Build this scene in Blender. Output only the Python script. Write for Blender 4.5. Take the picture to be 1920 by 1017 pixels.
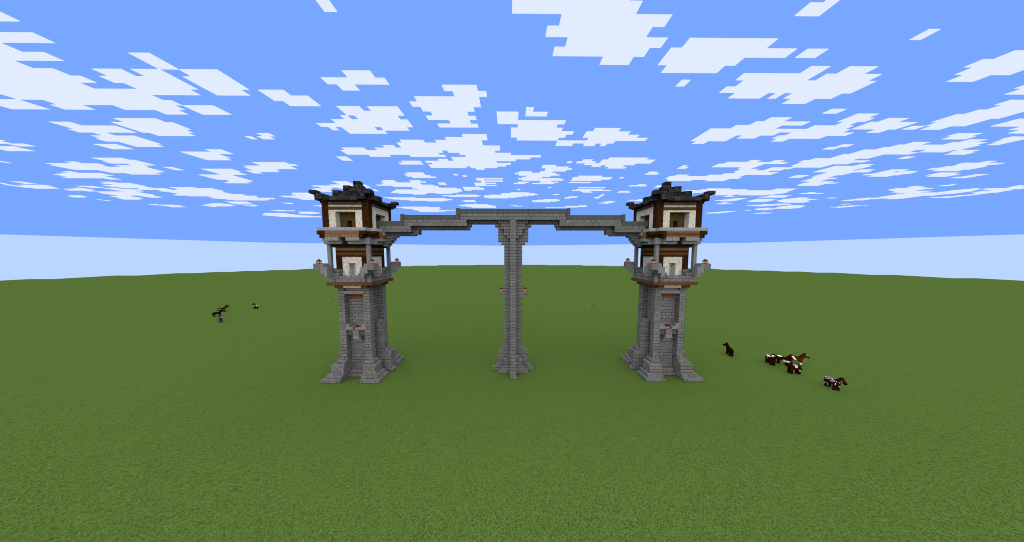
import bpy, bmesh, math, random
from mathutils import Vector, Matrix, noise
R = math.radians
random.seed(7)
for o in list(bpy.data.objects):
    bpy.data.objects.remove(o, do_unlink=True)
sc = bpy.context.scene
COL = sc.collection
SX = 1.017            # blocks are a touch wider than deep
# ------------------------------------------------------------------ helpers
def lin(c):
    c = c / 255.0
    return c / 12.92 if c <= 0.04045 else ((c + 0.055) / 1.055) ** 2.4
LF = 1.6
def C(r, g, b, k=1.0):
    return (lin(r) * k / LF, lin(g) * k / LF, lin(b) * k / LF)

def tag(o, label=None, cat=None, group=None, kind=None):
    if label: o['label'] = label
    if cat: o['category'] = cat
    if group: o['group'] = group
    if kind: o['kind'] = kind
    return o

def empty(name, loc=(0, 0, 0), rz=0.0):
    o = bpy.data.objects.new(name, None)
    o.empty_display_size = 0.5
    COL.objects.link(o)
    o.location = loc
    o.rotation_euler = (0, 0, rz)
    return o

def link(name, me, parent=None, mats=()):
    for m in mats:
        me.materials.append(m)
    o = bpy.data.objects.new(name, me)
    COL.objects.link(o)
    if parent: o.parent = parent
    return o

# ------------------------------------------------------------------ node helper
class G:
    def __init__(s, name):
        s.mat = bpy.data.materials.new(name)
        s.mat.use_nodes = True
        s.t = s.mat.node_tree
        s.t.nodes.clear()
        s.out = s.t.nodes.new('ShaderNodeOutputMaterial')
    def n(s, typ, **kw):
        x = s.t.nodes.new(typ)
        for k, v in kw.items(): setattr(x, k, v)
        return x
    def l(s, a, b): s.t.links.new(a, b)
    def m(s, op, a, b=0.0, c=0.0):
        x = s.n('ShaderNodeMath', operation=op)
        for i, v in enumerate((a, b, c)):
            if hasattr(v, 'is_output'): s.l(v, x.inputs[i])
            else: x.inputs[i].default_value = v
        return x.outputs[0]
    def mixf(s, f, a, b):
        x = s.n('ShaderNodeMix', data_type='FLOAT')
        for i, v in ((0, f), (2, a), (3, b)):
            if hasattr(v, 'is_output'): s.l(v, x.inputs[i])
            else: x.inputs[i].default_value = v
        return x.outputs[0]
    def mixc(s, f, a, b):
        x = s.n('ShaderNodeMix', data_type='RGBA')
        for i, v in ((0, f), (6, a), (7, b)):
            if hasattr(v, 'is_output'): s.l(v, x.inputs[i])
            elif i == 0: x.inputs[i].default_value = v
            else: x.inputs[i].default_value = (*v, 1)
        return x.outputs[2]
    def scale(s, col, f):
        x = s.n('ShaderNodeVectorMath', operation='SCALE')
        if hasattr(col, 'is_output'): s.l(col, x.inputs[0])
        else: x.inputs[0].default_value = col
        if hasattr(f, 'is_output'): s.l(f, x.inputs[3])
        else: x.inputs[3].default_value = f
        return x.outputs[0]
    def comb(s, x, y, z):
        c = s.n('ShaderNodeCombineXYZ')
        for i, v in enumerate((x, y, z)):
            if hasattr(v, 'is_output'): s.l(v, c.inputs[i])
            else: c.inputs[i].default_value = v
        return c.outputs[0]
    def coords(s):
        tc = s.n('ShaderNodeTexCoord')
        sp = s.n('ShaderNodeSeparateXYZ'); s.l(tc.outputs['Object'], sp.inputs[0])
        ge = s.n('ShaderNodeNewGeometry')
        sn = s.n('ShaderNodeSeparateXYZ'); s.l(ge.outputs['True Normal'], sn.inputs[0])
        s.nx, s.ny, s.nz = sn.outputs
        x = s.m('SUBTRACT', s.m('DIVIDE', sp.outputs[0], SX), s.m('MULTIPLY', s.nx, .004))
        y = s.m('SUBTRACT', sp.outputs[1], s.m('MULTIPLY', s.ny, .004))
        z = s.m('SUBTRACT', sp.outputs[2], s.m('MULTIPLY', s.nz, .004))
        s.x, s.y, s.z = x, y, z
        isx = s.m('GREATER_THAN', s.m('ABSOLUTE', s.nx), .5)
        isz = s.m('GREATER_THAN', s.m('ABSOLUTE', s.nz), .5)
        s.u = s.mixf(isx, x, y)
        s.v = s.mixf(isz, z, y)
        s.isz = isz
    def white(s, vec):
        w = s.n('ShaderNodeTexWhiteNoise', noise_dimensions='3D'); s.l(vec, w.inputs[0]); return w.outputs[0]
    def pix(s, k=16, ph=0.0):
        f = lambda a: s.m('FLOOR', s.m('ADD', s.m('MULTIPLY', a, k), ph))
        return s.white(s.comb(f(s.x), f(s.y), f(s.z)))
    def noise(s, scale, detail=2.0, vec=None):
        w = s.n('ShaderNodeTexNoise'); w.inputs['Scale'].default_value = scale; w.inputs['Detail'].default_value = detail
        s.l(vec if vec is not None else s.comb(s.x, s.y, s.z), w.inputs['Vector']); return w.outputs[0]
    def fin(s, col, rough=.9, emis=None, es=0.0):
        b = s.n('ShaderNodeBsdfDiffuse')
        if hasattr(col, 'is_output'): s.l(col, b.inputs['Color'])
        else: b.inputs['Color'].default_value = (*col, 1)
        s.l(b.outputs[0], s.out.inputs[0])
        return s.mat
    def rng(s, f, a, b):          # 0..1 -> a..b
        return s.m('ADD', s.m('MULTIPLY', f, b - a), a)

def brick_mat(name, base, rowh=.5, bw=1.0, mort=.42, hi=1.2, px=(.84, 1.16), per=(.9, 1.1), mw=.0625, mh=.13, alt=.5, warm=.10):
    g = G(name); g.coords()
    rv = g.m('DIVIDE', g.v, rowh); row = g.m('FLOOR', rv); fr = g.m('FRACT', rv)
    odd = g.m('FLOORED_MODULO', row, 2.0)
    uu = g.m('ADD', g.m('ADD', g.m('DIVIDE', g.u, bw), .5), g.m('MULTIPLY', g.m('SUBTRACT', 1.0, odd), alt))
    fu = g.m('FRACT', uu)
    mo = g.m('MAXIMUM', g.m('LESS_THAN', fr, mh), g.m('GREATER_THAN', fu, 1 - mw / bw))
    h = g.m('MAXIMUM', g.m('GREATER_THAN', fr, 1 - mh), g.m('LESS_THAN', fu, mw / bw))
    tone = g.mixf(mo, g.mixf(h, 1.0, hi), mort)
    bid = g.white(g.comb(g.m('FLOOR', uu), row, g.m('ADD', g.m('FLOOR', g.m('ADD', g.mixf(g.m('GREATER_THAN', g.m('ABSOLUTE', g.nx), .5), g.y, g.x), .01)), g.m('MULTIPLY', g.nx, 7))))
    tone = g.m('MULTIPLY', tone, g.rng(bid, *per))
    tone = g.m('MULTIPLY', tone, g.rng(g.pix(16), *px))
    lo = g.noise(.22, 3)
    tone = g.m('MULTIPLY', tone, g.rng(lo, .86, 1.14))
    w = (base[0] * (1 + warm), base[1] * (1 + warm * .2), base[2] * (1 - warm))
    c = (base[0] * (1 - warm * .3), base[1], base[2] * (1 + warm * .5))
    col = g.mixc(g.m('MULTIPLY', g.m('SUBTRACT', g.noise(.35, 2), .3), 2.4), c, w)
    return g.fin(g.scale(col, tone))

def block_mat(name, base, px=(.85, 1.15), edge=None, pk=16, streak=None, lo=(.9, 1.1)):
    """one texture per block: pixel grain, optional edge lines, optional diagonal streaks"""
    g = G(name); g.coords()
    tone = g.rng(g.pix(pk), *px)
    tone = g.m('MULTIPLY', tone, g.rng(g.noise(.5, 2), *lo))
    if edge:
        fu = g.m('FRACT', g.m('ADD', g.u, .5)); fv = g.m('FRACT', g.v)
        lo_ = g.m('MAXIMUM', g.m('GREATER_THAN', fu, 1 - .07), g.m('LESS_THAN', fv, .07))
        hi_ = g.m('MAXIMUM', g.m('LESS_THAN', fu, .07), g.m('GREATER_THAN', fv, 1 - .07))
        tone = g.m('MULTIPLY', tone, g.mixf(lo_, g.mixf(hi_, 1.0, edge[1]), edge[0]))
    col = base
    if streak:
        q = lambda a: g.m('DIVIDE', g.m('FLOOR', g.m('MULTIPLY', a, 16)), 16)
        vec = g.comb(g.m('ADD', q(g.x), q(g.y)), g.m('ADD', g.m('MULTIPLY', g.m('ADD', q(g.x), q(g.y)), .6), q(g.z)), g.m('SUBTRACT', q(g.y), q(g.x)))
        f = g.noise(2.3, 3, vec)
        f = g.m('MULTIPLY', g.m('SUBTRACT', f, .46), 3.6)
        fc = g.n('ShaderNodeClamp'); g.l(f, fc.inputs[0])
        col = g.mixc(fc.outputs[0], base, streak)
    return g.fin(g.scale(col, tone))

def plank_mat(name, base, lineh=.25, gap=.6, vertical=False, px=(.85, 1.15)):
    g = G(name); g.coords()
    a = g.u if vertical else g.v
    rv = g.m('DIVIDE', a, lineh); row = g.m('FLOOR', rv); fr = g.m('FRACT', rv)
    tone = g.mixf(g.m('LESS_THAN', fr, .22), 1.0, gap)
    tone = g.m('MULTIPLY', tone, g.rng(g.white(g.comb(row, g.m('FLOOR', g.m('ADD', g.v if vertical else g.u, .5)), 3.0)), .88, 1.12))
    tone = g.m('MULTIPLY', tone, g.rng(g.pix(16), *px))
    return g.fin(g.scale(base, tone))

def log_mat(name, base):
    g = G(name); g.coords()
    st = g.white(g.comb(g.m('FLOOR', g.m('MULTIPLY', g.x, 16)), g.m('FLOOR', g.m('MULTIPLY', g.y, 16)), g.m('FLOOR', g.m('MULTIPLY', g.z, 3.0))))
    tone = g.m('MULTIPLY', g.rng(st, .6, 1.45), g.rng(g.pix(16), .85, 1.15))
    return g.fin(g.scale(base, tone))

def chisel_mat(name, base):
    g = G(name); g.coords()
    a = g.m('ABSOLUTE', g.m('SUBTRACT', g.m('FRACT', g.m('ADD', g.u, .5)), .5))
    b = g.m('ABSOLUTE', g.m('SUBTRACT', g.m('FRACT', g.v), .5))
    r = g.m('MAXIMUM', a, b)
    ring = g.m('MULTIPLY', g.m('GREATER_THAN', r, .26), g.m('LESS_THAN', r, .36))
    dot = g.m('LESS_THAN', r, .1)
    out = g.m('GREATER_THAN', r, .45)
    tone = g.mixf(g.m('MAXIMUM', g.m('MAXIMUM', ring, out), dot), 1.06, .74)
    tone = g.m('MULTIPLY', tone, g.rng(g.pix(16), .9, 1.1))
    return g.fin(g.scale(base, tone))

SKY = (120, 167, 255); EXPO = 0.4
SUN = 5.0; SUN_ANGLE = 134; SUN_EL = 60; SUN_COL = (1.0, .885, .715)
# ------------------------------------------------------------------ materials
M = {}
M['brick'] = brick_mat('stone_brick', C(116, 116, 115), warm=.07, mort=.28, hi=1.22, mh=.15, mw=.075, per=(.84, 1.16))
M['deck_brick'] = brick_mat('deck_stone_brick', C(113, 113, 112), warm=.04, mort=.3, mh=.15, mw=.075, per=(.88, 1.12))
M['slate'] = brick_mat('dark_slate_brick', C(50, 49, 50), px=(.7, 1.3), per=(.4, 1.6), hi=1.5, mort=.3, mh=.16, mw=.08, warm=.08)
M['mud'] = brick_mat('brown_mud_brick', C(130, 100, 78), bw=.5, alt=.5, mort=.58, hi=1.12, mw=.08, warm=.05)
M['granite'] = brick_mat('orange_granite', C(120, 82, 60), bw=1.0, mort=.8, hi=1.05, warm=.1)
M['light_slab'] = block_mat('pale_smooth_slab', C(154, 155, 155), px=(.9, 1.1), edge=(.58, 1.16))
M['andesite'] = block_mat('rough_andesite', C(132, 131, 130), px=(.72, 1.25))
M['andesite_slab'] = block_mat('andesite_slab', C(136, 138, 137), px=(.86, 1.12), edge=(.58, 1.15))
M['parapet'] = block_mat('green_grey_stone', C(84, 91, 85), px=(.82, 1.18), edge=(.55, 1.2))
M['calcite'] = block_mat('white_plaster', C(218, 214, 196), px=(.92, 1.08), streak=C(150, 152, 145))
M['chisel'] = chisel_mat('carved_stone', C(118, 117, 118))
M['dark_plank'] = plank_mat('dark_oak_boards', C(66, 42, 20))
M['spruce'] = plank_mat('red_brown_boards', C(106, 73, 46))
M['beam'] = plank_mat('golden_brown_boards', C(98, 70, 40), lineh=.25, gap=.75)
M['shutter'] = plank_mat('upright_brown_boards', C(90, 72, 42), lineh=.125, gap=.7, vertical=True)
M['log'] = log_mat('dark_oak_log', C(58, 35, 14))
def flat(name, c):
    g = G(name); m = g.fin(c, .85)
    return m

# ------------------------------------------------------------------ cell builder
Q = 4                                         # cells per block
class Cells:
    """a thing as quarter-block cells; every part becomes a mesh of its own with only its outer faces"""
    def __init__(s): s.c = {}; s.sx = 1
    def box(s, part, mat, x0, x1, y0, y1, z0, z1):
        r = lambda a: int(round(a * Q))
        for i in range(r(x0), r(x1)):
            for j in range(r(y0), r(y1)):
                for k in range(r(z0), r(z1)):
                    s.c[i, j, k] = (part, mat)
    def carve(s, x0, x1, y0, y1, z0, z1):
        r = lambda a: int(round(a * Q))
        for i in range(r(x0), r(x1)):
            for j in range(r(y0), r(y1)):
                for k in range(r(z0), r(z1)):
                    s.c.pop((i, j, k), None)
    def rot(s, part, mat, x0, x1, y0, y1, z0, z1, n=4):
        """the same box on all four sides"""
        b = [(x0, x1, y0, y1), (-y1, -y0, x0, x1), (-x1, -x0, -y1, -y0), (y0, y1, -x1, -x0)]
        for i in range(0, 4, 4 // n): s.box(part, mat, *b[i], z0, z1)
    def sym(s, part, mat, x0, x1, y0, y1, z0, z1):
        """all four corners by mirroring"""
        for a in (1, -1):
            for b in (1, -1):
                X = (x0, x1) if a > 0 else (-x1, -x0)
                Y = (y0, y1) if b > 0 else (-y1, -y0)
                p = part if not isinstance(part, tuple) else (part[0], part[1] + (a, b))
                s.box(p, mat, *X, *Y, z0, z1)
    def meshes(s, flip=1):
        """part -> bpy mesh; faces merged along runs"""
        parts = {}
        for (i, j, k), (p, m) in s.c.items():
            for ax, (d, axes) in enumerate((((1, 0, 0), (1, 2)), ((0, 1, 0), (0, 2)), ((0, 0, 1), (0, 1)))):
                for sg in (1, -1):
                    nb = (i + d[0] * sg, j + d[1] * sg, k + d[2] * sg)
                    if nb in s.c: continue
                    if ax == 2 and sg < 0 and k == 0: continue
                    pos = (i, j, k)
                    plane = pos[ax] + (1 if sg > 0 else 0)
                    parts.setdefault(p, {}).setdefault((ax, sg, plane, m), set()).add((pos[axes[0]], pos[axes[1]]))
        out = {}
        for p, planes in parts.items():
            V = []; vi = {}; F = []; FM = []; mats = []
            def vert(co):
                if co not in vi: vi[co] = len(V); V.append((co[0] / Q * SX * flip, co[1] / Q, co[2] / Q))
                return vi[co]
            for (ax, sg, pl, m), cs in planes.items():
                if m not in mats: mats.append(m)
                left = set(cs)
                while left:
                    a, b = min(left)
                    w = 1
                    while (a, b + w) in left: w += 1
                    h = 1
                    while all((a + h, b + t) in left for t in range(w)): h += 1
                    for u in range(h):
                        for t in range(w): left.discard((a + u, b + t))
                    q = [(a, b), (a + h, b), (a + h, b + w), (a, b + w)]
                    if ax == 0: q3 = [(pl, x, y) for x, y in q]
                    elif ax == 1: q3 = [(x, pl, y) for x, y in q]
                    else: q3 = [(x, y, pl) for x, y in q]
                    flipn = (sg < 0) ^ (ax == 1) ^ (flip < 0)
                    if flipn: q3.reverse()
                    F.append([vert(c) for c in q3]); FM.append(mats.index(m))
            me = bpy.data.meshes.new(p if isinstance(p, str) else p[0])
            me.from_pydata(V, [], F)
            me.polygons.foreach_set('material_index', FM)
            for m in mats: me.materials.append(M[m])
            me.update()
            out[p] = me
        return out

def pname(p): return p if isinstance(p, str) else p[0]
# ------------------------------------------------------------------ the two towers
def tower_cells(stripe):
    T = Cells()
    # stepped feet at the four corners
    for z0, z1, w in ((0, .5, 4.5), (.5, 1, 4.0), (1, 2.5, 3.5), (2.5, 3, 3.0)):
        T.sym('base', 'brick', 1.5, w, 1.5, w, z0, z1)
    T.rot('base', 'brick', -1.5, 1.5, -2.5, -1.5, 0, .5)
    T.rot('base', 'brick', -1.5, 1.5, -2.0, -1.5, .5, 1)
    # fins to left and right
    for sx in (1, -1):
        for x1, z0, z1 in ((5.0, 0, .5), (4.5, .5, 3.5), (4.0, 3.5, 4), (3.5, 4, 8.5), (3.0, 8.5, 9)):
            a, b = (1.5, x1) if sx > 0 else (-x1, -1.5)
            T.box(('buttress', (sx,)), 'brick', a, b, -.5, .5, z0, z1)
    # shaft: core and four corner strips
    T.box('shaft', 'brick', -1.5, 1.5, -1.5, 1.5, 0, 15)
    T.sym('shaft', 'brick', 1.5, 2.5, 1.5, 2.5, 0, 15)
    T.rot('shaft', 'granite', -1.25, 1.25, -1.5, -1.25, 13, 14, 2)
    T.rot('shaft', 'andesite', -1.5, 1.5, -2.5, -1.5, 14, 14.5, 2)
    T.rot('shaft', 'andesite', -1.5, 1.5, -2.0, -1.5, 14.5, 15, 2)
    # lamp shelf in the recess
    for sy in (-1, 1):
        def B(mat, x0, x1, y0, y1, z0, z1):
            Y = (y0, y1) if sy < 0 else (-y1, -y0)
            for X in {(x0, x1), (-x1, -x0)}: T.box(('lamp_shelf', (sy,)), mat, *X, *Y, z0, z1)
        B('chisel', -.5, .5, -2.5, -1.5, 7, 8)
        B('parapet', .5, 1.5, -2.25, -1.75, 7, 8)
        B('andesite', -.5, .5, -2.5, -1.5, 6.5, 7)
        B('andesite', -.5, .5, -2.0, -1.5, 6, 6.5)
        B('andesite', 1.0, 1.5, -2.5, -1.5, 8, 9)
        B('andesite', .5, 1.0, -2.5, -1.5, 8, 8.5)
    for sx in (-1, 1):
        for sy in (-1, 1):
            X = (1.75, 2.25) if sx > 0 else (-2.25, -1.75)
            Y = (.5, 1.5) if sy > 0 else (-1.5, -.5)
            T.box('shaft', 'parapet', *X, *Y, 7, 8)
    # lower balcony
    T.box('lower_balcony', 'spruce', -2.5, 2.5, -3, 3, 15, 15.5)
    T.box('lower_balcony', 'spruce', -3, 3, -2.5, 2.5, 15, 15.5)
    T.carve(-1.5, 1.5, -3, -2.5, 15, 15.5); T.carve(-1.5, 1.5, 2.5, 3, 15, 15.5)
    T.carve(-3, -2.5, -1.5, 1.5, 15, 15.5); T.carve(2.5, 3, -1.5, 1.5, 15, 15.5)
    T.box('lower_balcony', 'brick', -2.5, 2.5, -1.5, 1.5, 15, 15.5)
    T.box('lower_balcony', 'calcite', -1.5, 1.5, -2.75, 2.75, 15, 15.5)
    T.box('lower_balcony', 'spruce', -3.5, 3.5, -3.5, 3.5, 15.5, 16)
    T.rot('lower_balcony', 'brick', -2.5, 2.5, -3.5, -2.5, 16, 17)
    T.rot('lower_balcony', 'brick', -2.75, 2.75, -3.25, -2.75, 16, 17)
    for a, b in ((1.5, 2.5), (-2.5, -1.5)):
        T.rot('lower_balcony', 'brick', a, b, -3.5, -2.5, 17, 17.5)
        T.rot('lower_balcony', 'brick', a, b, -3.0, -2.5, 17.5, 18)
    # lower room
    T.box('lower_room', 'log', -2.5, 2.5, -2.5, 2.5, 16, 20)
    T.box('lower_room', 'calcite', -1.5, 1.5, -2.5, 2.5, 16, 20)
    T.box('lower_room', 'calcite', -2.5, 2.5, -1.5, 1.5, 16, 20)
    for a in (-2.5, 1.5):
        for b in (-2.5, 1.5):
            T.box(('corner_post', ('low', a, b)), 'log', a, a + 1, b, b + 1, 16, 20)
    T.carve(-.5, .5, -2.5, -1.5, 17, 19); T.carve(-.5, .5, 1.5, 2.5, 17, 19)
    T.box('lower_room', 'log', -2.5, 2.5, -2.5, 2.5, 20, 21)
    T.rot('lower_room', 'beam', -2.5, 2.5, -2.5, -2.25, 20.25, 20.75)
    T.box('lower_room', 'mud', -2.5, 2.5, -2.5, 2.5, 21, 21.5)
    T.box('lower_room', 'dark_plank', -2.75, 2.75, -2.75, 2.75, 21.5, 22)
    # stone arches under the upper floor
    T.box('upper_balcony', 'dark_plank', -2.75, 2.75, -2.75, 2.75, 22, 22.5)
    T.box('upper_balcony', 'dark_plank', -3.5, 3.5, -3.5, 3.5, 22.5, 23)
    T.rot('upper_balcony', 'dark_plank', -.5, .5, -3.5, -2.5, 22, 22.5)
    for a, b in ((.5, 2.5), (-2.5, -.5)):
        T.rot('upper_balcony', 'andesite_slab', a, b, -4.5, -3.5, 22.5, 23)
        T.rot('upper_balcony', 'andesite_slab', a, b, -4.0, -3.0, 22, 22.5)
    T.sym('upper_balcony', 'andesite_slab', 2.5, 3.5, 2.5, 3.5, 22, 23)
    # pillars
    for a in (-3.25, 2.75):
        for b in (-3.25, 2.75):
            T.box(('pillar', (a, b)), 'andesite', a, a + .5, b, b + .5, 16, 22)
    # lantern arms
    for sx in (1, -1):
        for sy in (1, -1):
            def A(mat, x0, x1, y0, y1, z0, z1):
                X = (x0, x1) if sx > 0 else (-x1, -x0)
                Y = (y0, y1) if sy > 0 else (-y1, -y0)
                T.box(('lantern_bracket', (sx, sy)), mat, *X, *Y, z0, z1)
            A('chisel', 3.5, 4.5, 3.5, 4.5, 18, 19)
            for sw in (0, 1):
                def S(mat, x0, x1, y0, y1, z0, z1):
                    A(mat, *((x0, x1, y0, y1) if not sw else (y0, y1, x0, x1)), z0, z1)
                S('andesite', 2.5, 3.5, 3.5, 4.5, 17.5, 18.5)
                S('andesite', 3.0, 3.5, 3.5, 4.5, 18.5, 19)
                S('andesite', 2.5, 3.0, 3.5, 4.5, 17, 17.5)
    # upper balcony floor
    T.box('upper_balcony', 'dark_plank', -3.5, 3.5, -3.5, 3.5, 23, 24)
    T.rot('upper_balcony', 'mud', -2.5, 2.5, -4.5, -3.5, 23, 24)
    for a, b, c, d in ((2.5, 3.5, 2.5, 3.0), (-3.5, -2.5, -3.0, -2.5)):
        T.rot('upper_balcony', 'log', a, b, -4.5, -3.5, 23.5, 24)
        T.rot('upper_balcony', 'log', c, d, -4.5, -3.5, 23, 23.5)
    if stripe: T.box('upper_balcony', 'beam', -2.5, 2.5, -4.5, -4.25, 23.25, 23.75)
    T.box('upper_balcony', 'light_slab', -3.5, 3.5, -4.5, 4.5, 24, 24.5)
    T.box('upper_balcony', 'light_slab', -4.5, 4.5, -3.5, 3.5, 24, 24.5)
    T.carve(4.0, 4.5, -1.5, 1.5, 24, 24.5)
    # upper room
    T.box('upper_room', 'calcite', -3.5, 3.5, -3.5, 3.5, 24.5, 28)
    T.box('upper_room', 'mud', -3.5, 3.5, -3.5, 3.5, 28, 28.5)
    for a in (-3.5, 2.5):
        for b in (-3.5, 2.5):
            T.box(('corner_post', ('up', a, b)), 'log', a, a + 1, b, b + 1, 24.5, 28.5)
    T.box('upper_room', 'beam', -2.5, 2.5, -3.5, -3.25, 27.25, 27.75)
    T.carve(-1.5, 1.5, -3.5, -2.5, 24.5, 27); T.carve(-1.5, 1.5, 2.5, 3.5, 24.5, 27)
    T.carve(-3.5, -2.5, -1.5, 1.5, 24.5, 27); T.carve(2.5, 3.5, -1.5, 1.5, 24.5, 27)
    for i, (x0, x1, y0, y1) in enumerate(((-1.5, 1.5, -2.5, -2.25), (-1.5, 1.5, 2.25, 2.5), (-2.5, -2.25, -1.5, 1.5), (2.25, 2.5, -1.5, 1.5))):
        T.box(('window', (i,)), 'shutter', x0, x1, y0, y1, 24.5, 27)
    T.carve(-.5, .25, -2.5, -1.25, 24.5, 25.75)
    T.box(('window', (0,)), 'shutter', -.75, -.5, -2.25, -1.25, 24.5, 25.75)
    T.box(('window', (0,)), 'shutter', -.75, .5, -2.25, -1.25, 25.75, 26)
    # roof: stepped pyramid with full corner blocks, eaves and upturned tips
    for w, z in ((3.5, 28.5), (2.5, 29.5), (1.5, 30.5)):
        T.box('roof', 'slate', -w, w, -w, w, z, z + .5)
        T.box('roof', 'slate', -w + .5, w - .5, -w + .5, w - .5, z + .5, z + 1)
        T.sym('roof', 'slate', w - 1, w, w - 1, w, z, z + 1)
    T.box('roof', 'slate', -.5, .5, -.5, .5, 31.5, 32.5)
    T.rot('roof', 'slate', -2.5, 2.5, -4.5, -3.5, 28.5, 29)
    T.sym('roof', 'slate', 2.5, 3.5, 3.5, 4.5, 28.75, 29.5)
    T.sym('roof', 'slate', 3.5, 4.5, 2.5, 3.5, 28.75, 29.5)
    T.sym(('roof_tip', ()), 'slate', 3.5, 4.5, 3.5, 4.5, 29.5, 30)
    return T

TC = 25.5
SUB = {'window': 'upper_room', 'roof_tip': 'roof'}
PLAB = {}
def make_tower(side, label, stripe):
    root = empty('watchtower', (side * TC * SX, 0, 0))
    tag(root, label, 'tower', 'twin towers at the bridge ends')
    ms = tower_cells(stripe).meshes(flip=-side)
    obs = {}
    for p in sorted(ms, key=lambda q: (pname(q) in SUB, str(q))):
        nm = pname(p)
        par = root
        if nm in SUB: par = obs[SUB[nm]]
        o = link(nm, ms[p], par)
        if nm not in obs: obs[nm] = o
    return root
make_tower(-1, 'tall stone watchtower with white timbered rooms at the left end of the bridge', False)
make_tower(1, 'tall stone watchtower with white timbered rooms at the right end of the bridge', True)

# ------------------------------------------------------------------ the bridge deck
def bridge():
    B = Cells()
    B.box(('deck', (0,)), 'deck_brick', -8.5, 8.5, -1.5, 1.5, 26, 27)
    B.box(('deck', (0,)), 'deck_brick', -7.5, 7.5, -.5, .5, 25.5, 26)
    B.box(('deck', (0,)), 'deck_brick', -2.5, 2.5, -1, 1, 25.5, 26)
    for s in (1, -1):
        def b(part, mat, x0, x1, y0, y1, z0, z1):
            X = (x0, x1) if s > 0 else (-x1, -x0)
            B.box((part, (s,)) if isinstance(part, str) else (part[0], part[1] + (s,)), mat, *X, y0, y1, z0, z1)
        b(('deck', (1,)), 'deck_brick', 7.5, 17.5, -1.5, 1.5, 25, 26)
        b(('deck', (1,)), 'deck_brick', 7.25, 17.5, -.5, .5, 24.5, 25)
        b(('deck', (1,)), 'deck_brick', 7.0, 7.5, -.5, .5, 25, 25.5)
        b(('deck', (2,)), 'deck_brick', 16.5, 21.5, -1.5, 1.5, 24, 25)
        b(('deck', (2,)), 'deck_brick', 16.25, 21.0, -.5, .5, 23.5, 24)
        b(('deck', (2,)), 'deck_brick', 15.5, 17.0, -.5, .5, 23.75, 24.5)
        b(('deck', (2,)), 'light_slab', 20.75, 21.5, -1.5, 1.5, 23.5, 24)
        b('bracket', 'deck_brick', 19.25, 21.5, -.5, .5, 23.25, 23.5)
        b('bracket', 'deck_brick', 19.75, 21.5, -.5, .5, 22.75, 23.25)
        b('bracket', 'deck_brick', 20.25, 21.5, -.5, .5, 22.25, 22.75)
        b('bracket', 'deck_brick', 20.75, 21.5, -.5, .5, 21.75, 22.25)
    root = empty('footbridge')
    tag(root, 'grey stepped stone bridge deck with dark parapets spanning between the two towers', 'bridge')
    for p, me in B.meshes().items(): link(pname(p), me, root)
    def boxes(name, mat, L):
        V = []; F = []
        for x0, x1, y0, y1, z0, z1 in L:
            n = len(V)
            V += [(x * SX, y, z) for z in (z0, z1) for y in (y0, y1) for x in (x0, x1)]
            F += [[n + i for i in f] for f in ((0, 2, 3, 1), (4, 5, 7, 6), (0, 1, 5, 4), (2, 6, 7, 3), (0, 4, 6, 2), (1, 3, 7, 5))]
        me = bpy.data.meshes.new(name); me.from_pydata(V, [], F); me.materials.append(M[mat]); me.update()
        return link(name, me, root)
    a, b, c, d = .8125, 1.1875, .75, 1.25
    for sy in (-1, 1):
        Y = lambda p, q: (p, q) if sy > 0 else (-q, -p)
        boxes('parapet', 'parapet', [(-8.75, 8.75, *Y(a, b), 27, 27.875)] + [(x - .25, x + .25, *Y(c, d), 27, 28) for x in (-9, 9)])
        for s in (-1, 1):
            X = lambda p, q: (p, q) if s > 0 else (-q, -p)
            boxes('parapet', 'parapet', [(*X(8.5, 8.75), *Y(a, b), 26, 26.875), (*X(9.25, 17.75), *Y(a, b), 26, 26.875), (*X(8.75, 9.25), *Y(c, d), 26, 27), (*X(17.75, 18.25), *Y(c, d), 26, 27)])
            boxes('parapet', 'parapet', [(*X(17.5, 17.75), *Y(a, b), 25, 25.875), (*X(18.25, 22.0), *Y(a, b), 25, 25.875), (*X(17.75, 18.25), *Y(c, d), 25, 26)])
bridge()

# ------------------------------------------------------------------ the middle pier
def pier():
    P = Cells()
    P.box('shaft', 'deck_brick', -.5, .5, -1.5, 1.5, 0, 26)
    P.box('shaft', 'deck_brick', -1.5, 1.5, -.5, .5, 0, 25.5)
    def b(part, x0, x1, y0, y1, z0, z1, mat='deck_brick'):
        r = lambda v: int(round(v * Q))
        for i in range(r(x0), r(x1)):
            for j in range(r(y0), r(y1)):
                for k in range(r(z0), r(z1)):
                    P.c.setdefault((i, j, k), (part, mat))
    for w, h, z0, z1 in ((3, .5, 25, 25.5), (2.5, .5, 22.5, 25), (2, .5, 22, 22.5), (2, 1, 24.5, 25.5), (1.5, 1, 23.5, 24.5), (1, 1, 23, 23.5)):
        b('capital', -w, w, -h, h, z0, z1)
    for w, h, z0, z1 in ((2.5, .5, 0, 3.5), (2, .5, 3.5, 4), (3.5, .5, 0, .5), (3, .5, .5, 1), (1.5, 1.5, 0, 2.5), (1, 1.5, 2.5, 3), (2.5, 1.5, 0, .5), (2, 1.5, .5, 1),
                         (.5, 2.5, 0, 3.5), (.5, 2, 3.5, 4), (.5, 3, 0, 1), (.5, 3.5, 0, .5)):
        b('base', -w, w, -h, h, z0, z1)
    for s in (1, -1):
        for x0, x1, z0, z1 in ((1.5, 2.5, 13.5, 14), (1.5, 2.0, 13, 13.5)):
            X = (x0, x1) if s > 0 else (-x1, -x0)
            b(('lantern_bracket', (s,)), *X, -.5, .5, z0, z1)
    root = empty('bridge_pier')
    tag(root, 'slender ribbed stone pier on a stepped foot holding up the middle of the bridge', 'pier')
    for p, me in P.meshes().items(): link(pname(p), me, root)
pier()
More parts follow.
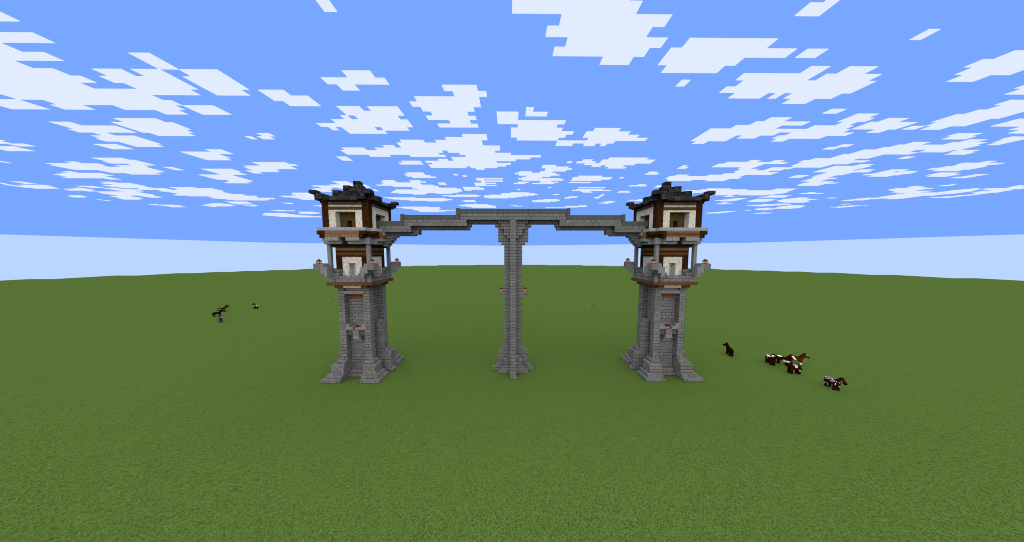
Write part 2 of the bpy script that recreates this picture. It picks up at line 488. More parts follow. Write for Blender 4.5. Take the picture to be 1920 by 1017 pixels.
CLOUDS = (
    '2,-49,7;3,-53,6;4,-55,10;5,-58,8;6,-60,12;6,-44,3;6,-40,3;7,-63,16;7,-45,8;8,-65,16;8,-44,7;9,-68,30;10,-62,18;11,-59,16;12,-60,4;12,-52,8;13,-48,3'
    '|-2,0,9;-1,0,10;0,4,9;1,3,9;2,5,9;3,4,9;4,9,3'
    '|5,31,2;5,35,3;6,25,8;6,34,6;7,26,15;8,25,16;9,27,4;9,32,1;9,34,6;10,35,3'
    '|2,16,8;3,15,12;4,15,8;5,16,6'
    '|19,-8,4;20,-11,7;21,-19,4;21,-13,8;22,-20,15;23,-23,2;23,-20,18;24,-31,4;24,-25,23;25,-32,19;25,-12,9;26,-32,18;26,-10,10;27,-28,4;27,-20,7;27,-9,15;28,-12,16;29,-15,2;29,-12,13;30,-18,15;31,-17,17;32,-18,17;33,-18,8;33,-9,6;34,-8,2'
    '|20,78,3;21,70,3;21,77,6;22,69,15;23,68,16;24,66,10;24,78,5;25,66,12;26,65,8;27,65,8;28,62,9;29,50,2;29,55,2;29,61,14;30,46,13;30,62,11;31,45,10;31,62,8;32,45,10;32,63,7;33,52,3;33,59,5;34,53,4;34,59,4;35,53,8;36,54,10;37,52,12;38,41,3;38,49,9;39,40,18;40,40,19;41,41,16;42,42,6;42,52,5'
    '|13,48,3;14,37,3;14,48,4;15,36,8;15,49,2;16,34,7;16,46,6;17,31,22;18,31,12;18,45,10;19,31,6;19,38,3;19,44,8;20,31,6;20,45,2;21,32,2'
    '|8,-8,4;9,-7,4;10,-12,8;11,-13,9;12,-12,7;13,-11,5;14,-12,7;15,-9,3;16,-11,6'
    '|12,-23,3;12,-19,4;13,-23,8;14,-24,1;14,-22,6;15,-26,11;16,-29,14;17,-28,1;17,-26,5;17,-20,4;18,-26,6'
    '|3,48,3;4,47,8;5,48,6;6,49,3'
    '|13,-2,3;14,-2,3;15,-2,10;16,1,6;17,0,8;18,0,10;19,0,9;20,1,7'
    '|10,63,4;11,64,5;12,63,7;13,62,8;14,62,7;15,63,6;16,64,3'
    '|6,-35,4;7,-36,5;8,-36,5;9,-36,4'
    '|29,-85,6;30,-85,7;31,-94,2;31,-86,8;32,-100,11;32,-83,5;33,-101,11;33,-87,6;34,-101,19;35,-101,19;36,-96,14;37,-96,12;38,-93,7'
    '|16,-68,3;17,-68,8;18,-69,9;19,-67,2;20,-69,7;21,-70,8;22,-68,6;23,-68,5'
    '|45,-111,3;46,-113,8;47,-112,7;48,-116,11;49,-116,10;50,-115,9;50,-100,7;51,-111,8;51,-100,11;52,-113,10;52,-101,12;53,-108,19;54,-109,19;55,-108,17;56,-108,17;57,-108,17;58,-110,22;59,-112,23;60,-109,23;61,-103,16;62,-103,15;63,-105,22;64,-104,20;65,-102,15;66,-101,12'
    '|15,-57,6;16,-59,9;17,-59,9;18,-59,8;19,-58,6'
    '|17,13,4;18,12,7;19,12,9;20,13,10;21,8,10;22,8,3;22,13,2;22,16,1'
    '|6,-18,3;7,-21,7;8,-20,2'
    '|43,-34,3;43,-27,3;44,-35,4;44,-27,4;45,-35,10;46,-36,11;47,-38,16;48,-34,13;49,-29,8;50,-29,13;51,-28,13;52,-35,20;53,-36,21;54,-37,21;55,-38,21;56,-36,9;56,-24,5;57,-32,4'
    '|31,76,3;32,72,8;33,72,8;34,72,8;34,81,3;35,72,13;36,76,6;37,76,6;38,76,5;39,77,4;40,78,6;41,78,5;42,78,5;43,81,6;44,81,9;45,81,7;46,82,6'
    '|11,-72,10;12,-67,5'
    '|47,116,3;48,117,5;49,115,11;49,138,2;50,115,10;50,137,5;51,117,8;51,136,7;52,120,11;52,136,8;53,121,9;53,136,8;54,124,20;55,128,16;56,127,15;57,127,15;58,127,12;59,127,12;60,128,11;61,124,15;62,123,8;62,134,4;63,123,6;64,122,7;65,122,4'
    '|-2,24,1;-1,23,2'
    '|9,-30,3;10,-30,5;11,-29,4'
    '|32,7,3;33,7,6;34,8,6;35,8,5;36,2,3;36,7,3;37,1,10;38,2,10;39,4,6;40,3,5;41,2,11;42,3,11;43,8,3;44,8,5;45,6,6'
    '|28,20,8;29,15,2;29,19,11;30,14,4;30,19,11;31,16,11;32,18,2;32,21,4;33,22,4'
    '|50,59,7;50,80,6;51,58,14;51,80,6;52,54,33;53,55,6;53,63,24;54,58,3;54,65,23;55,58,1;55,66,22;56,67,20;57,68,6;57,76,9;58,73,1;59,73,3'
    '|14,54,3;15,53,7;16,53,7;17,57,2'
    '|14,73,4;15,73,6;16,78,3;17,80,4'
    '|35,-71,7;36,-71,7;37,-71,6;38,-71,6;39,-77,8;40,-77,8;41,-77,8;42,-77,8;43,-75,6;44,-76,6;45,-78,6'
    '|31,-55,7;32,-55,8;33,-59,10;34,-60,11;35,-60,6;36,-62,7;37,-62,2'
    '|49,-125,5;50,-124,4;51,-121,4;52,-121,7;53,-121,7;54,-121,6;55,-130,12;56,-131,13;57,-132,14;58,-132,14;59,-132,13;60,-132,4;60,-125,5;61,-136,7;61,-125,5;62,-136,7;62,-125,4;63,-137,8;64,-138,7;65,-139,6'
    '|7,59,3;8,60,4'
    '|4,-37,2;5,-37,2'
    '|29,100,2;30,97,9;31,98,7;32,97,9;33,96,10;34,99,6'
    '|25,-57,3;26,-63,9;27,-63,6;28,-63,6;29,-63,5'
    '|0,-43,2'
    '|12,-43,4;13,-43,4'
    '|37,-106,2;38,-109,10;39,-112,13;40,-112,10;41,-114,12;42,-105,3'
    '|44,-48,4;45,-48,4;46,-48,4;47,-51,6;48,-57,12;49,-56,10;50,-56,3;50,-51,4;51,-59,5;52,-60,5;53,-61,5;54,-61,6'
    '|46,145,2;47,146,3;48,147,5;49,142,12;50,144,8;51,148,6;52,147,7;53,147,8;54,150,4;55,151,3;56,151,3;57,150,4;58,150,3;59,148,5;60,146,7'
    '|34,88,4;35,88,3;35,92,4;36,88,9;37,87,9;38,90,5'
    '|55,0,6;56,-3,11;57,-3,12;58,-7,15;59,-9,15;60,-9,13;61,-9,11;62,-8,7'
    '|3,28,2'
    '|-1,-15,1'
    '|18,72,4;19,73,4'
    '|12,2,1;13,2,3'
    '|1,36,1'
    '|19,-41,2;20,-42,2'
    '|12,43,2'
    '|7,19,1'
    '|16,61,2'
    '|20,-44,1'
    '|19,83,5;20,84,3;21,85,2'
    '|62,-44,11;63,-43,20;64,-42,21;65,-40,19;66,-37,14;67,-31,6'
    '|39,17,6;40,16,10;41,16,10;42,16,8'
    '|78,-45,11;79,-49,19;80,-47,17;81,-46,16;82,-45,14;83,-43,12;84,-43,11;85,-43,8;86,-42,17;87,-42,14;88,-42,12;89,-42,9'
    '|56,-70,6;57,-71,6;58,-72,7;59,-72,6;60,-78,12;61,-78,11;62,-76,8;63,-75,6;64,-75,6;65,-75,5'
    '|94,-119,10;95,-120,11;96,-121,12;97,-122,14;98,-124,16;99,-125,18;100,-126,19;101,-125,20;102,-124,21;103,-123,21;104,-122,22;105,-122,22;106,-117,16'
    '|24,-95,5;25,-95,5'
    '|41,-9,7;42,-9,2;43,-8,6;44,-8,1;45,-10,6;46,-10,3;47,-10,6'
    '|61,100,4;62,99,6;63,98,12;64,98,11;65,98,11;66,100,11;67,101,11;68,104,8'
    '|47,-142,1;48,-143,2;48,-139,7;49,-143,10;50,-143,9;51,-142,7'
    '|37,-25,4;38,-26,5;39,-26,6;40,-25,6'
    '|23,-74,4;24,-74,4'
    '|72,-14,1;73,-18,9;74,-20,12;75,-21,14;76,-20,14;77,-18,12;78,-17,11;79,-16,10'
    '|74,113,6;75,112,8;76,112,10;77,112,10;78,113,10;79,109,2;79,113,10;80,107,5;80,113,9;81,107,7;82,108,8;83,110,5'
    '|36,103,5;37,103,7;38,105,5'
    '|24,84,4;25,85,4'
    '|22,-91,3;23,-89,3'
    '|30,-23,4;31,-24,5'
    '|51,20,8;52,19,12;53,22,3;54,23,3'
    '|72,-116,4;73,-119,8;74,-121,10;75,-123,12;76,-125,12;77,-124,9;78,-124,2'
    '|58,-18,7;59,-23,13;60,-21,10'
    '|64,12,5;65,10,8;66,8,10;67,8,9;68,9,6'
    '|63,88,6;64,88,8;65,88,8;66,88,8;67,90,6'
    '|51,-130,3;52,-134,7;53,-136,8;54,-132,2'
    '|49,-14,5;50,-14,6;51,-14,6;52,-14,2'
    '|71,104,6;72,100,11;73,97,12;74,96,11;75,101,4'
    '|22,59,2;23,58,2'
    '|69,-107,8;70,-107,7;71,-108,8;72,-108,7;73,-108,7'
    '|37,114,3;38,114,3;39,113,4'
    '|58,87,7;59,87,7;60,86,9'
    '|62,79,4;63,78,5;64,77,6;65,75,8;66,78,4'
    '|74,-143,3;75,-143,8;76,-142,8;77,-142,7;78,-141,5;79,-142,6'
    '|90,-99,7;91,-99,7;92,-100,9;93,-101,10;94,-102,9;95,-103,8;96,-100,2'
    '|28,-35,2;29,-35,2'
    '|38,71,3;39,71,3'
    '|87,99,5;88,98,5;89,97,6;90,95,8;91,94,8;92,95,7'
    '|36,33,2;37,33,3'
    '|75,28,3;76,23,8;77,23,9;78,24,4'
    '|34,-78,2;35,-78,2'
    '|60,-148,4;61,-150,5;62,-151,4'
    '|74,138,5;75,137,5;76,136,6;77,135,6;78,139,1'
    '|49,20,8'
    '|46,36,2;47,34,5'
    '|44,16,6'
    '|45,-135,3;46,-135,3'
    '|67,36,3;68,35,4;69,35,4;70,34,4;71,37,1'
    '|44,2,3;45,1,3'
    '|54,95,2;55,94,7'
    '|32,38,1;33,38,2'
    '|66,-17,4;67,-18,5;68,-17,4'
    '|86,-108,6;87,-107,9;88,-107,8'
    '|27,79,2'
    '|53,34,3;54,34,4'
    '|60,20,3;61,19,4;62,19,2'
    '|64,46,2;65,43,5;66,46,3'
    '|21,-88,1'
    '|69,81,2;70,81,5;71,81,4'
    '|45,-20,2;46,-20,2'
    '|57,30,1;58,30,1;59,30,1;60,30,1;61,29,2;62,30,1'
    '|45,124,1;46,123,3'
    '|47,-42,1;48,-42,1;49,-43,2'
    '|90,120,1;91,120,6;92,119,7;93,119,4'
    '|47,42,1;48,42,2'
    '|79,15,9'
    '|31,-108,1'
    '|30,12,1'
    '|71,-88,4;72,-87,2'
    '|76,-108,5;77,-107,2'
    '|75,1,2;76,2,3'
    '|61,111,3'
    '|52,-42,1;53,-42,1'
    '|38,-14,1'
    '|39,-12,1'
    '|66,-149,1;67,-149,2'
    '|40,28,1'
    '|76,-80,3;77,-79,1'
    '|57,14,2'
    '|71,132,2;72,132,1'
    '|46,-141,1'
    '|49,11,1'
    '|51,2,1'
    '|85,107,2'
    '|74,0,1'
    '|75,-103,1'
    '|73,143,1'
    '|75,-77,1')
# ------------------------------------------------------------------ lanterns
def lantern_mats():
    g = G('lantern_glow'); g.coords()
    r = g.m('ABSOLUTE', g.u)
    f = g.m('ADD', g.m('MULTIPLY', g.m('ABSOLUTE', g.m('SUBTRACT', g.u, g.m('FLOOR', g.m('ADD', g.u, .5)))), 4.2), 0.0)
    cl = g.n('ShaderNodeClamp'); g.l(f, cl.inputs[0])
    col = g.mixc(cl.outputs[0], C(215, 146, 80), C(106, 62, 32))
    e = g.n('ShaderNodeEmission'); g.l(col, e.inputs[0]); e.inputs[1].default_value = LF * 2 ** -EXPO
    g.l(e.outputs[0], g.out.inputs[0])
    return g.mat
GLOW = lantern_mats()
IRON = flat('lantern_iron', C(70, 44, 48))
def mesh_boxes(name, L, mat, sx=SX):
    V = []; F = []
    for x0, x1, y0, y1, z0, z1 in L:
        n = len(V)
        V += [(x * sx, y, z) for z in (z0, z1) for y in (y0, y1) for x in (x0, x1)]
        F += [[n + i for i in f] for f in ((0, 2, 3, 1), (4, 5, 7, 6), (0, 1, 5, 4), (2, 6, 7, 3), (0, 4, 6, 2), (1, 3, 7, 5))]
    me = bpy.data.meshes.new(name); me.from_pydata(V, [], F); me.update()
    return me
LM = {}
a = .24
LM['glass'] = (mesh_boxes('glass', [(-a, a, -a, a, .05, .36)], None), GLOW)
LM['base'] = (mesh_boxes('base', [(-a - .03, a + .03, -a - .03, a + .03, 0, .05)], None), IRON)
LM['cap'] = (mesh_boxes('cap', [(-a - .03, a + .03, -a - .03, a + .03, .36, .45), (-.19, .19, -.19, .19, .45, .55), (-.1, .1, -.1, .1, .55, .62)], None), IRON)
LM['handle'] = (mesh_boxes('handle', [(-.07, -.03, -.03, .03, .62, .67), (.03, .07, -.03, .03, .62, .67), (-.07, .07, -.03, .03, .67, .71)], None), IRON)
for k, (me, mt) in LM.items(): me.materials.append(mt)
def lantern(x, y, z, label):
    r = empty('lantern', (x * SX, y, z))
    tag(r, label, 'lantern', 'lit lanterns on the stonework')
    for k, (me, mt) in LM.items(): link(k, me, r)
for side, nm in ((-1, 'left'), (1, 'right')):
    X = lambda lx: side * (TC - lx)
    other = 'right' if side < 0 else 'left'
    lantern(X(-4), -4, 19, 'lit lantern on the outer front bracket of the %s tower, %smost of that tower' % (nm, nm))
    lantern(X(4), -4, 19, 'lit lantern on the inner front bracket of the %s tower, before its pillar' % nm)
    lantern(X(4), 4, 19, 'lit lantern on the rear bracket of the %s tower, against the sky under the bridge' % nm)
    lantern(X(0), -2.0, 8, 'lit lantern on the recessed shelf halfway up the front of the %s tower shaft' % nm)
lantern(-2, 0, 14, 'lit lantern on the left ledge of the middle bridge pier')
lantern(2, 0, 14, 'lit lantern on the right ledge of the middle bridge pier')

# ------------------------------------------------------------------ horses
def fbox(V, F, FM, x0, x1, y0, y1, z0, z1, mfun, mtx=None, step=2):
    """box whose sides are cut into small squares, each with its own coat colour"""
    lim = ((x0, x1), (y0, y1), (z0, z1))
    for ax in range(3):
        o = [i for i in range(3) if i != ax]
        for sg in (0, 1):
            (a0, a1), (b0, b1) = lim[o[0]], lim[o[1]]
            na = max(1, int(round((a1 - a0) / step))); nb = max(1, int(round((b1 - b0) / step)))
            for i in range(na):
                for j in range(nb):
                    pts = []
                    for (u, v) in ((i, j), (i + 1, j), (i + 1, j + 1), (i, j + 1)):
                        p = [0, 0, 0]; p[ax] = lim[ax][sg]
                        p[o[0]] = a0 + (a1 - a0) * u / na; p[o[1]] = b0 + (b1 - b0) * v / nb
                        pts.append(Vector(p))
                    c = sum(pts, Vector()) / 4
                    if (sg == 0) ^ (ax == 1): pts.reverse()
                    n = len(V)
                    V += [(mtx @ p if mtx else p) / 16 for p in pts]
                    F.append([n, n + 1, n + 2, n + 3]); FM.append(mfun(c))
    return
COATS = {
 'chestnut': (C(86, 38, 18), C(30, 14, 8), C(255, 252, 244)),
 'bay': (C(52, 20, 11), C(20, 8, 5), C(240, 234, 226)),
 'dark': (C(32, 12, 10), C(16, 7, 6), C(70, 30, 26)),
 'black': (C(22, 20, 26), C(10, 10, 10), C(46, 52, 62)),
 'grey': (C(66, 66, 82), C(28, 30, 24), C(120, 118, 134)),
}
CM = {k: [flat(k + '_' + n, c) for n, c in zip(('coat', 'mane', 'patch'), v)] for k, v in COATS.items()}
def horse(x, y, yaw, coat, label, marks, seed=0.0, neck=34, turn=0, scale=1.08, group='horses grazing loose on the grass'):
    root = empty('horse', (x * SX, y, 0), R(yaw))
    root.scale = (scale,) * 3
    tag(root, label, 'horse', group)
    white = lambda part: (lambda c: 2 if marks(part, c) else 0)
    V = []; F = []; FM = []
    fbox(V, F, FM, -11, 11, -5, 5, 11, 21, white('body'))
    for fx in (-10.5, 6.5):
        for fy in (-4.9, 0.9):
            fn = white('leg')
            fbox(V, F, FM, fx, fx + 4, fy, fy + 4, 2, 11, fn)
            fbox(V, F, FM, fx, fx + 4, fy, fy + 4, 0, 2, lambda c: 1)
    nm = Matrix.Translation((7.5, 0, 16)) @ Matrix.Rotation(R(turn), 4, 'Z') @ Matrix.Rotation(R(neck), 4, 'Y')
    fbox(V, F, FM, -3.5, 3.5, -2, 2, 0, 13, white('neck'), nm)
    fbox(V, F, FM, -4, 3.5, -3, 3, 12, 17, white('head'), nm)
    fbox(V, F, FM, 3.5, 9, -2, 2, 12, 16.5, lambda c: 2 if marks('snout', c) else (1 if c.x > 7 else 0), nm)
    for ey in (-2.6, 0.6): fbox(V, F, FM, -3.5, -2.5, ey, ey + 2, 17, 19.5, lambda c: 1, nm)
    me = bpy.data.meshes.new('body'); me.from_pydata(V, [], F)
    for m in CM[coat]: me.materials.append(m)
    me.polygons.foreach_set('material_index', FM); me.update()
    link('body', me, root)
    V = []; F = []; FM = []
    fbox(V, F, FM, -5.6, -3.5, -1, 1, 1, 18, lambda c: 0, nm, 4)
    me = bpy.data.meshes.new('mane'); me.from_pydata(V, [], F); me.materials.append(CM[coat][1]); me.update()
    link('mane', me, root)
    V = []; F = []; FM = []
    tm = Matrix.Translation((-11, 0, 20)) @ Matrix.Rotation(R(20), 4, 'Y')
    fbox(V, F, FM, -2, 1.5, -1.5, 1.5, -13, 0.5, lambda c: 0, tm, 4)
    me = bpy.data.meshes.new('tail'); me.from_pydata(V, [], F); me.materials.append(CM[coat][1]); me.update()
    link('tail', me, root)
    return root
nz = lambda c, s, f: noise.noise(Vector((c.x * f + s, c.y * f - s, c.z * f + 2 * s)))
horse(43.2, 5.3, 66, 'dark', 'very dark brown horse alone nearest the right tower, seen from behind', lambda p, c: False, turn=38)
horse(47.2, 1.5, -108, 'bay', 'brown and white horse facing the viewer, next to right of the lone dark horse',
      lambda p, c: (p == 'body' and c.z > 20 and c.x < 2 and c.y < 2) or (p == 'body' and c.y > 4 and c.x > 5 and c.z > 15) or (p == 'head' and c.y < 1 and c.x > 0) or (p == 'body' and c.y < -4.5 and abs(c.x + 2) < 1.2 and c.z > 14), turn=-25)
horse(49.3, 1.3, -66, 'bay', 'brown horse with white rump and white blaze, walking right in the middle of the group',
      lambda p, c: (p == 'body' and c.z > 20 and c.x < -3) or (p == 'snout' and c.z > 15) or (p == 'head' and c.z > 16 and c.x > 0) or (p == 'body' and c.y < -4 and 0 < c.x < 7 and 11 < c.z < 16) , turn=-12)
horse(51.9, 1.5, -38, 'chestnut', 'chestnut horse with white front socks and raised head, rightmost of the tight group',
      lambda p, c: (p == 'leg' and c.x > 0 and c.z < 6) or (p == 'head' and c.z > 16 and c.x > 1.5), neck=34)
horse(47.4, -2.0, 172, 'bay', 'brown horse with large white back patches facing left, in front of the tight group',
      lambda p, c: (p == 'body' and c.z > 20 and -7 < c.x < 0 and c.y < 2) or (p == 'body' and c.y > 4 and -4 < c.x < 3 and c.z > 17) or (p == 'leg' and c.x < -7 and 8 < c.z < 10) or (p == 'head' and c.z > 16 and c.x < 2), turn=10)
horse(47.9, -6.4, -104, 'bay', 'brown horse speckled all over with small white spots, farthest right and nearest the viewer',
      lambda p, c: nz(c, 5.3, .6) > (.22 if c.z > 17 else .38) and p != 'snout', turn=12, neck=40)
horse(-94.6, 35.8, 42, 'black', 'black horse standing side on, far off to the left of the left tower', lambda p, c: nz(c, 2.2, .3) > .45, neck=40)
horse(-100.2, 42.0, 38, 'bay', 'dark brown horse with white flecks just behind the far black horse', lambda p, c: nz(c, 8.4, .5) > .42, scale=1.15)
horse(-85.9, 29.4, 150, 'grey', 'slate grey horse seen from behind, just in front of the far black horse', lambda p, c: nz(c, 4.4, .3) > .2, neck=60, scale=1.0)
horse(-93.8, 46.8, 172, 'bay', 'small distant brown and white horse between the far black horse and left tower', lambda p, c: (p == 'body' and abs(c.x) > 4 and c.z > 13 and nz(c, 6.6, .2) > -.1) or (p == 'head' and c.z > 16), scale=.95)

# tiny animals far across the field
PALE = flat('pale_feather', C(205, 208, 178)); DARKF = flat('dark_feather', C(30, 30, 12)); TAN = flat('tan_feather', C(112, 96, 60))
def small(x, y, yaw, label, mats):
    r = empty('hen', (x * SX, y, 0), R(yaw)); r.scale = (.5,) * 3; tag(r, label, 'hen', 'tiny hens far across the field')
    for nm, L, m in (('body', [(-.3, .3, -.2, .2, .25, .65), (.2, .42, -.12, .12, .55, .95), (-.05, .03, -.14, -.06, 0, .25), (-.05, .03, .06, .14, 0, .25)], mats[0]),
                     ('beak', [(.42, .55, -.06, .06, .70, .80)], TAN), ('wing', [(-.22, .2, -.26, -.2, .32, .62)], mats[1]), ('wing', [(-.22, .2, .2, .26, .32, .62)], mats[1])):
        me = mesh_boxes(nm, L, None, 1.0); me.materials.append(m); link(nm, me, r)
small(-90.2, 60.2, 0, 'tiny tan and white hen beyond the small brown horse, leftmost of the specks', (TAN, PALE))
small(-75.8, 53.0, 200, 'tiny white hen with dark wings close to the left tower shaft', (PALE, DARKF))
small(-78.4, 61.5, 60, 'tiny pale hen farther behind the dark winged one by the left tower', (PALE, TAN))
small(29.4, 49.0, 180, 'tiny bright white hen between the middle pier and the right tower', (PALE, PALE))
small(31.3, 49.0, 90, 'tiny dark hen just right of the bright white hen', (DARKF, DARKF))
small(9.5, 72.0, 20, 'tiny pale hen just right of the middle pier, beside its lantern ledge', (PALE, DARKF))
small(22.1, 64.0, 0, 'tiny pale hen alone halfway between the middle pier and the white hen', (PALE, DARKF))

# ------------------------------------------------------------------ ground: a round field of square plots ending in steps
def ground():
    pts = [(-421, -40)] + [(-421, 120), (-378, 120), (-378, 149), (-359, 149), (-359, 179), (-338, 179), (-338, 205), (-320, 205), (-320, 220), (-303, 220), (-303, 235), (-286, 235), (-286, 249), (-263, 249), (-263, 272),
            (-238, 272), (-238, 291), (-210, 291), (-210, 312), (-190, 312), (-190, 334), (-155, 334), (-155, 349), (-120, 349), (-120, 364), (-62, 364), (-62, 376)]
    back = [(-x, y) for x, y in reversed(pts)]
    ring = pts + back
    for i in range(1, 24):
        t = math.pi * i / 24
        ring.append((421 * math.cos(t), -40 - 421 * math.sin(t)))
    ring = ring[::-1]
    n = len(ring)
    V = [(x * SX, y, 0) for x, y in ring] + [(x * SX, y, -3) for x, y in ring]
    F = [list(range(n))] + [[i, n + i, n + (i + 1) % n, (i + 1) % n] for i in range(n)]
    me = bpy.data.meshes.new('ground'); me.from_pydata(V, [], F); me.update()
    bm = bmesh.new(); bm.from_mesh(me); bmesh.ops.recalc_face_normals(bm, faces=bm.faces); bm.to_mesh(me); bm.free()
    g = G('short_grass'); g.coords()
    w = g.pix(16)
    w2 = g.white(g.comb(g.m('FLOOR', g.m('MULTIPLY', g.x, 8)), g.m('FLOOR', g.m('MULTIPLY', g.y, 8)), 5.0))
    tone = g.m('MULTIPLY', g.rng(w, .55, 1.45), g.rng(w2, .88, 1.12))
    tone = g.m('MULTIPLY', tone, g.rng(g.noise(.02, 3), .96, 1.04))
    col = g.mixc(g.noise(.015, 2), C(*GRASS), C(*GRASS2))
    m = g.fin(g.scale(col, tone), .95)
    o = link('ground', me, None, [m])
    tag(o, 'flat short green grass field running out to a stepped edge', 'ground', kind='structure')
GRASS = (78, 101, 44); GRASS2 = (76, 100, 44)
ground()

# ------------------------------------------------------------------ clouds: flat slabs made of square cells, high above
H_CL = 20.6 + 227.165; CXW = 11.605 * SX; CX0 = 1.655 * SX; CY0 = 200.82
def cloud_mat():
    g = G('cloud_glow')  # glow added over the sky stands in for sunlit cloud; casts no shadow
    t = g.n('ShaderNodeBsdfTransparent'); e = g.n('ShaderNodeEmission'); ad = g.n('ShaderNodeAddShader')
    cl = (226, 236, 255); sk = SKY
    d = [max(0, lin(a) - lin(b)) / 2 for a, b in zip(cl, sk)]
    mx = max(d)
    e.inputs[0].default_value = (d[0] / mx, d[1] / mx, d[2] / mx, 1); e.inputs[1].default_value = mx * 2 ** -EXPO
    g.l(t.outputs[0], ad.inputs[0]); g.l(e.outputs[0], ad.inputs[1]); g.l(ad.outputs[0], g.out.inputs[0])
    return g.mat
CLOUD = cloud_mat()
def cloud_mesh(cells, th=.6):
    V = []; F = []; vi = {}
    def v(r, c, k):
        if (r, c, k) not in vi:
            vi[r, c, k] = len(V); V.append((CX0 + CXW * c, CY0 + 12 * r, H_CL + th * k))
        return vi[r, c, k]
    for r, c in cells:
        F.append([v(r, c, 0), v(r + 1, c, 0), v(r + 1, c + 1, 0), v(r, c + 1, 0)])
        F.append([v(r, c, 1), v(r, c + 1, 1), v(r + 1, c + 1, 1), v(r + 1, c, 1)])
        for dr, dc, a, b in ((0, 1, (0, 1), (1, 1)), (0, -1, (1, 0), (0, 0)), (1, 0, (1, 1), (1, 0)), (-1, 0, (0, 0), (0, 1))):
            if (r + dr, c + dc) not in cells:
                F.append([v(r + a[0], c + a[1], 0), v(r + b[0], c + b[1], 0), v(r + b[0], c + b[1], 1), v(r + a[0], c + a[1], 1)])
    me = bpy.data.meshes.new('cloud'); me.from_pydata(V, [], F); me.materials.append(CLOUD); me.update()
    return me
comps = []
for part in CLOUDS.split('|'):
    s = set()
    for q in part.split(';'):
        r, c, n = map(int, q.split(','))
        for k in range(n): s.add((r, c + k))
    comps.append(s)
CLAB = [
 'huge flat cloud mass spreading in from the left edge of the sky, largest of all',
 'large stepped cloud cut by the top edge just right of centre',
 'broad ragged cloud at upper right with a notched underside and a narrow slit',
 'wide slanted cloud between the large top edge cloud and the broad ragged one',
 'wide low cloud with pinholes straight above the left half of the bridge',
 'longest streak of cloud on the right, running low from the tower roof to the right',
 'long branching cloud above the right tower, just over the longest streak',
 'tall hammer shaped cloud left of the midline, above the wide low cloud',
 'ragged cloud with small square holes, left of the hammer shaped cloud',
 'big cloud cut by the right edge, highest of those along that edge',
 'blocky cloud in the middle of the sky with a square lobe at upper left',
 'slanting cloud cut by the right edge, second large one from the top there',
 'kite shaped cloud just right of the huge left cloud mass',
 'long wavy low cloud at left with a narrow strip of cloud under it',
 'zigzag cloud at left, hanging under the huge left mass',
 'very low thin cloud bank left of the left tower roof, longest bank there',
 'arrow shaped cloud right above the zigzag cloud at left',
 'spread cloud with a tail to its left, just right of the blocky middle cloud',
 'cross shaped cloud high up, left of the midline',
 'wide flat cloud just right of the left tower roof, above the bridge',
 'forked low cloud with prongs right below the longest streak on the right',
 'thin cloud at the left edge directly under the huge mass',
 'long low cloud streak at far right, last big one above the horizon',
 'small two pronged cloud cut by the top edge at upper right',
 'stair shaped cloud below and left of the cross shaped one',
 'small ragged cloud low above the right half of the highest bridge span',
 'flat winged cloud up and left of the right tower roof peak',
 'low cloud bank right behind the roof of the right tower',
 'leaf shaped cloud just right of the long branching cloud',
 'stubby cloud at the right edge under the second large slanting one',
 'S shaped low cloud left of the left tower',
 'low dart shaped cloud up and left of the left tower roof tip',
 'scraggly low cloud left of the very low thin bank',
 'thin wedge of cloud at the right edge between the two large slanting ones',
 'narrow diagonal strip of cloud touching the top of the huge left mass',
 'low rising streak of cloud at far right, clear of the longest streak',
 'small cloud with zigzag sides between the zigzag cloud and the S shaped one',
 'corner of a cloud poking in at the top of the left edge',
 'small slanted box of cloud under the kite shaped one',
 'narrow low strip of cloud under the long wavy left cloud',
 'low cloud half hidden behind the left tower roof peak',
 'low streak of cloud running off the right edge, lowest along that edge',
 'small streak of cloud just right of the forked low cloud',
 'thin bar of cloud just above the highest span of the bridge',
 'small lone square of cloud right of the wide slanted one',
 'small lone strip of cloud cut by the top edge left of centre',
 'short dash of cloud at far right between the leaf shaped cloud and longest streak',
 'tiny L shaped cloud just above the blocky middle cloud',
 'small lone tilted strip of cloud high up at far right',
 'tiny puff of cloud alone in open blue, up and left of the left tower',
 'small tilted box of cloud directly above the long branching cloud',
 'tiny lone tilted square of cloud under the wide slanted cloud',
 'thin sliver of cloud under the right end of the leaf shaped cloud',
 'tiniest square of cloud beside the left side of the lone tiny puff',
]
for i, s in enumerate(comps[:len(CLAB)]):
    o = link('cloud', cloud_mesh(s)); tag(o, CLAB[i], 'cloud', 'large flat clouds overhead')
far = set()
for s in comps[len(CLAB):]: far |= s
# the same kind of sky goes on beyond the edges of the view
for r in range(-34, 70):
    for c in range(-95, 96):
        x = CX0 + CXW * (c + .5); y = CY0 + 12 * (r + .5) + 40.5
        if y > 190 and abs(x) < 2.45 * y + 40: continue
        if x * x + y * y > 1050 ** 2: continue
        if noise.noise(Vector((c * .16, r * .19, 4.2))) + .5 * noise.noise(Vector((c * .5, r * .5, 9.1))) > .2: far.add((r, c))
o = link('far_clouds', cloud_mesh(far)); tag(o, 'scattered small flat clouds and thin streaks towards the horizon', 'clouds', kind='stuff')

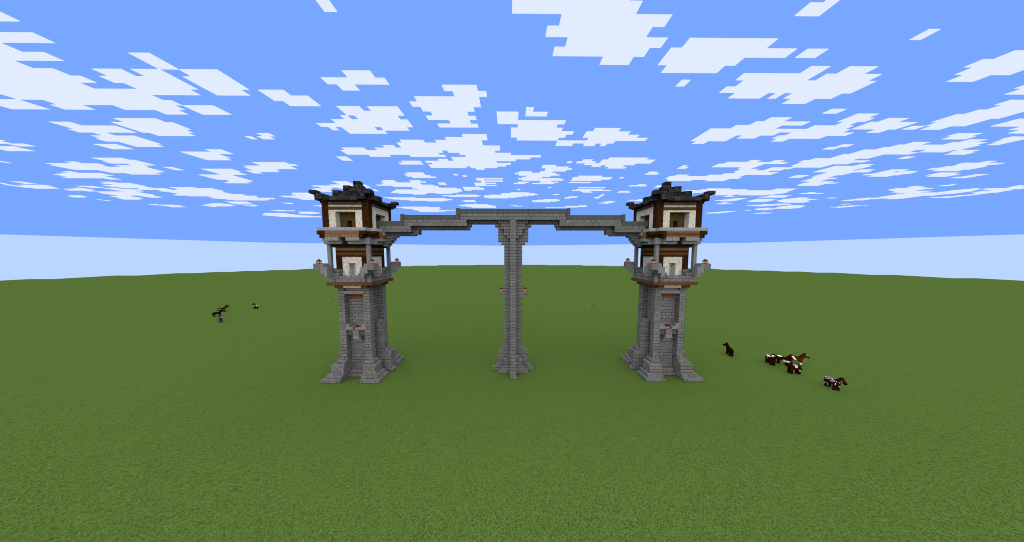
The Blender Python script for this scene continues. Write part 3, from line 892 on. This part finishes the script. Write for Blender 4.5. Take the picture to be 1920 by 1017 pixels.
# ------------------------------------------------------------------ sky, sun, camera
w = bpy.data.worlds.new('World'); sc.world = w; w.use_nodes = True
nt = w.node_tree; nt.nodes.clear()
def wm(op, a, b=0.0):
    x = nt.nodes.new('ShaderNodeMath'); x.operation = op
    for i, v in enumerate((a, b)):
        if hasattr(v, 'is_output'): nt.links.new(v, x.inputs[i])
        else: x.inputs[i].default_value = v
    return x.outputs[0]
tc = nt.nodes.new('ShaderNodeTexCoord'); sp = nt.nodes.new('ShaderNodeSeparateXYZ'); nt.links.new(tc.outputs['Generated'], sp.inputs[0])
ax = wm('ABSOLUTE', wm('DIVIDE', sp.outputs[0], SX)); ay = wm('ABSOLUTE', sp.outputs[1])
thr = wm('MULTIPLY', wm('ADD', wm('MULTIPLY', wm('MAXIMUM', ax, ay), .9239), wm('MULTIPLY', wm('MINIMUM', ax, ay), .3827)), 16 / 473.0)
above = wm('GREATER_THAN', sp.outputs[2], thr)
mx = nt.nodes.new('ShaderNodeMix'); mx.data_type = 'RGBA'; nt.links.new(above, mx.inputs[0])
mx.inputs[6].default_value = (*[lin(v) for v in (186, 214, 255)], 1)
mx.inputs[7].default_value = (*[lin(v) for v in SKY], 1)
bg = nt.nodes.new('ShaderNodeBackground'); nt.links.new(mx.outputs[2], bg.inputs[0]); bg.inputs[1].default_value = 2 ** -EXPO
wo = nt.nodes.new('ShaderNodeOutputWorld'); nt.links.new(bg.outputs[0], wo.inputs[0])

sd = bpy.data.lights.new('sun', 'SUN'); sd.energy = SUN; sd.angle = R(SUN_ANGLE); sd.color = SUN_COL
so = bpy.data.objects.new('sun', sd); COL.objects.link(so); so.location = (0, -60, 120)
so.rotation_euler = (R(90 - SUN_EL), 0, 0)        # shines from the viewer's side, high up

cd = bpy.data.cameras.new('camera'); co = bpy.data.objects.new('camera', cd); COL.objects.link(co)
cd.sensor_fit = 'HORIZONTAL'; cd.sensor_width = 36; cd.lens = 440.5 / 1920 * 36
cd.clip_start = .1; cd.clip_end = 6000
co.location = (-.55 * SX, -40.5, 20.6)
co.rotation_euler = (R(90 - 4.34), 0, -R(.5 * SX))
sc.camera = co
vs = sc.view_settings
sc.display_settings.display_device = 'sRGB'
vs.view_transform = 'Standard'; vs.look = 'None'; vs.exposure = EXPO; vs.gamma = 1; vs.use_curve_mapping = False
sc.render.engine = 'CYCLES'
sc.cycles.transparent_max_bounces = 24; sc.cycles.max_bounces = 6
sc.cycles.filter_width = 1.0
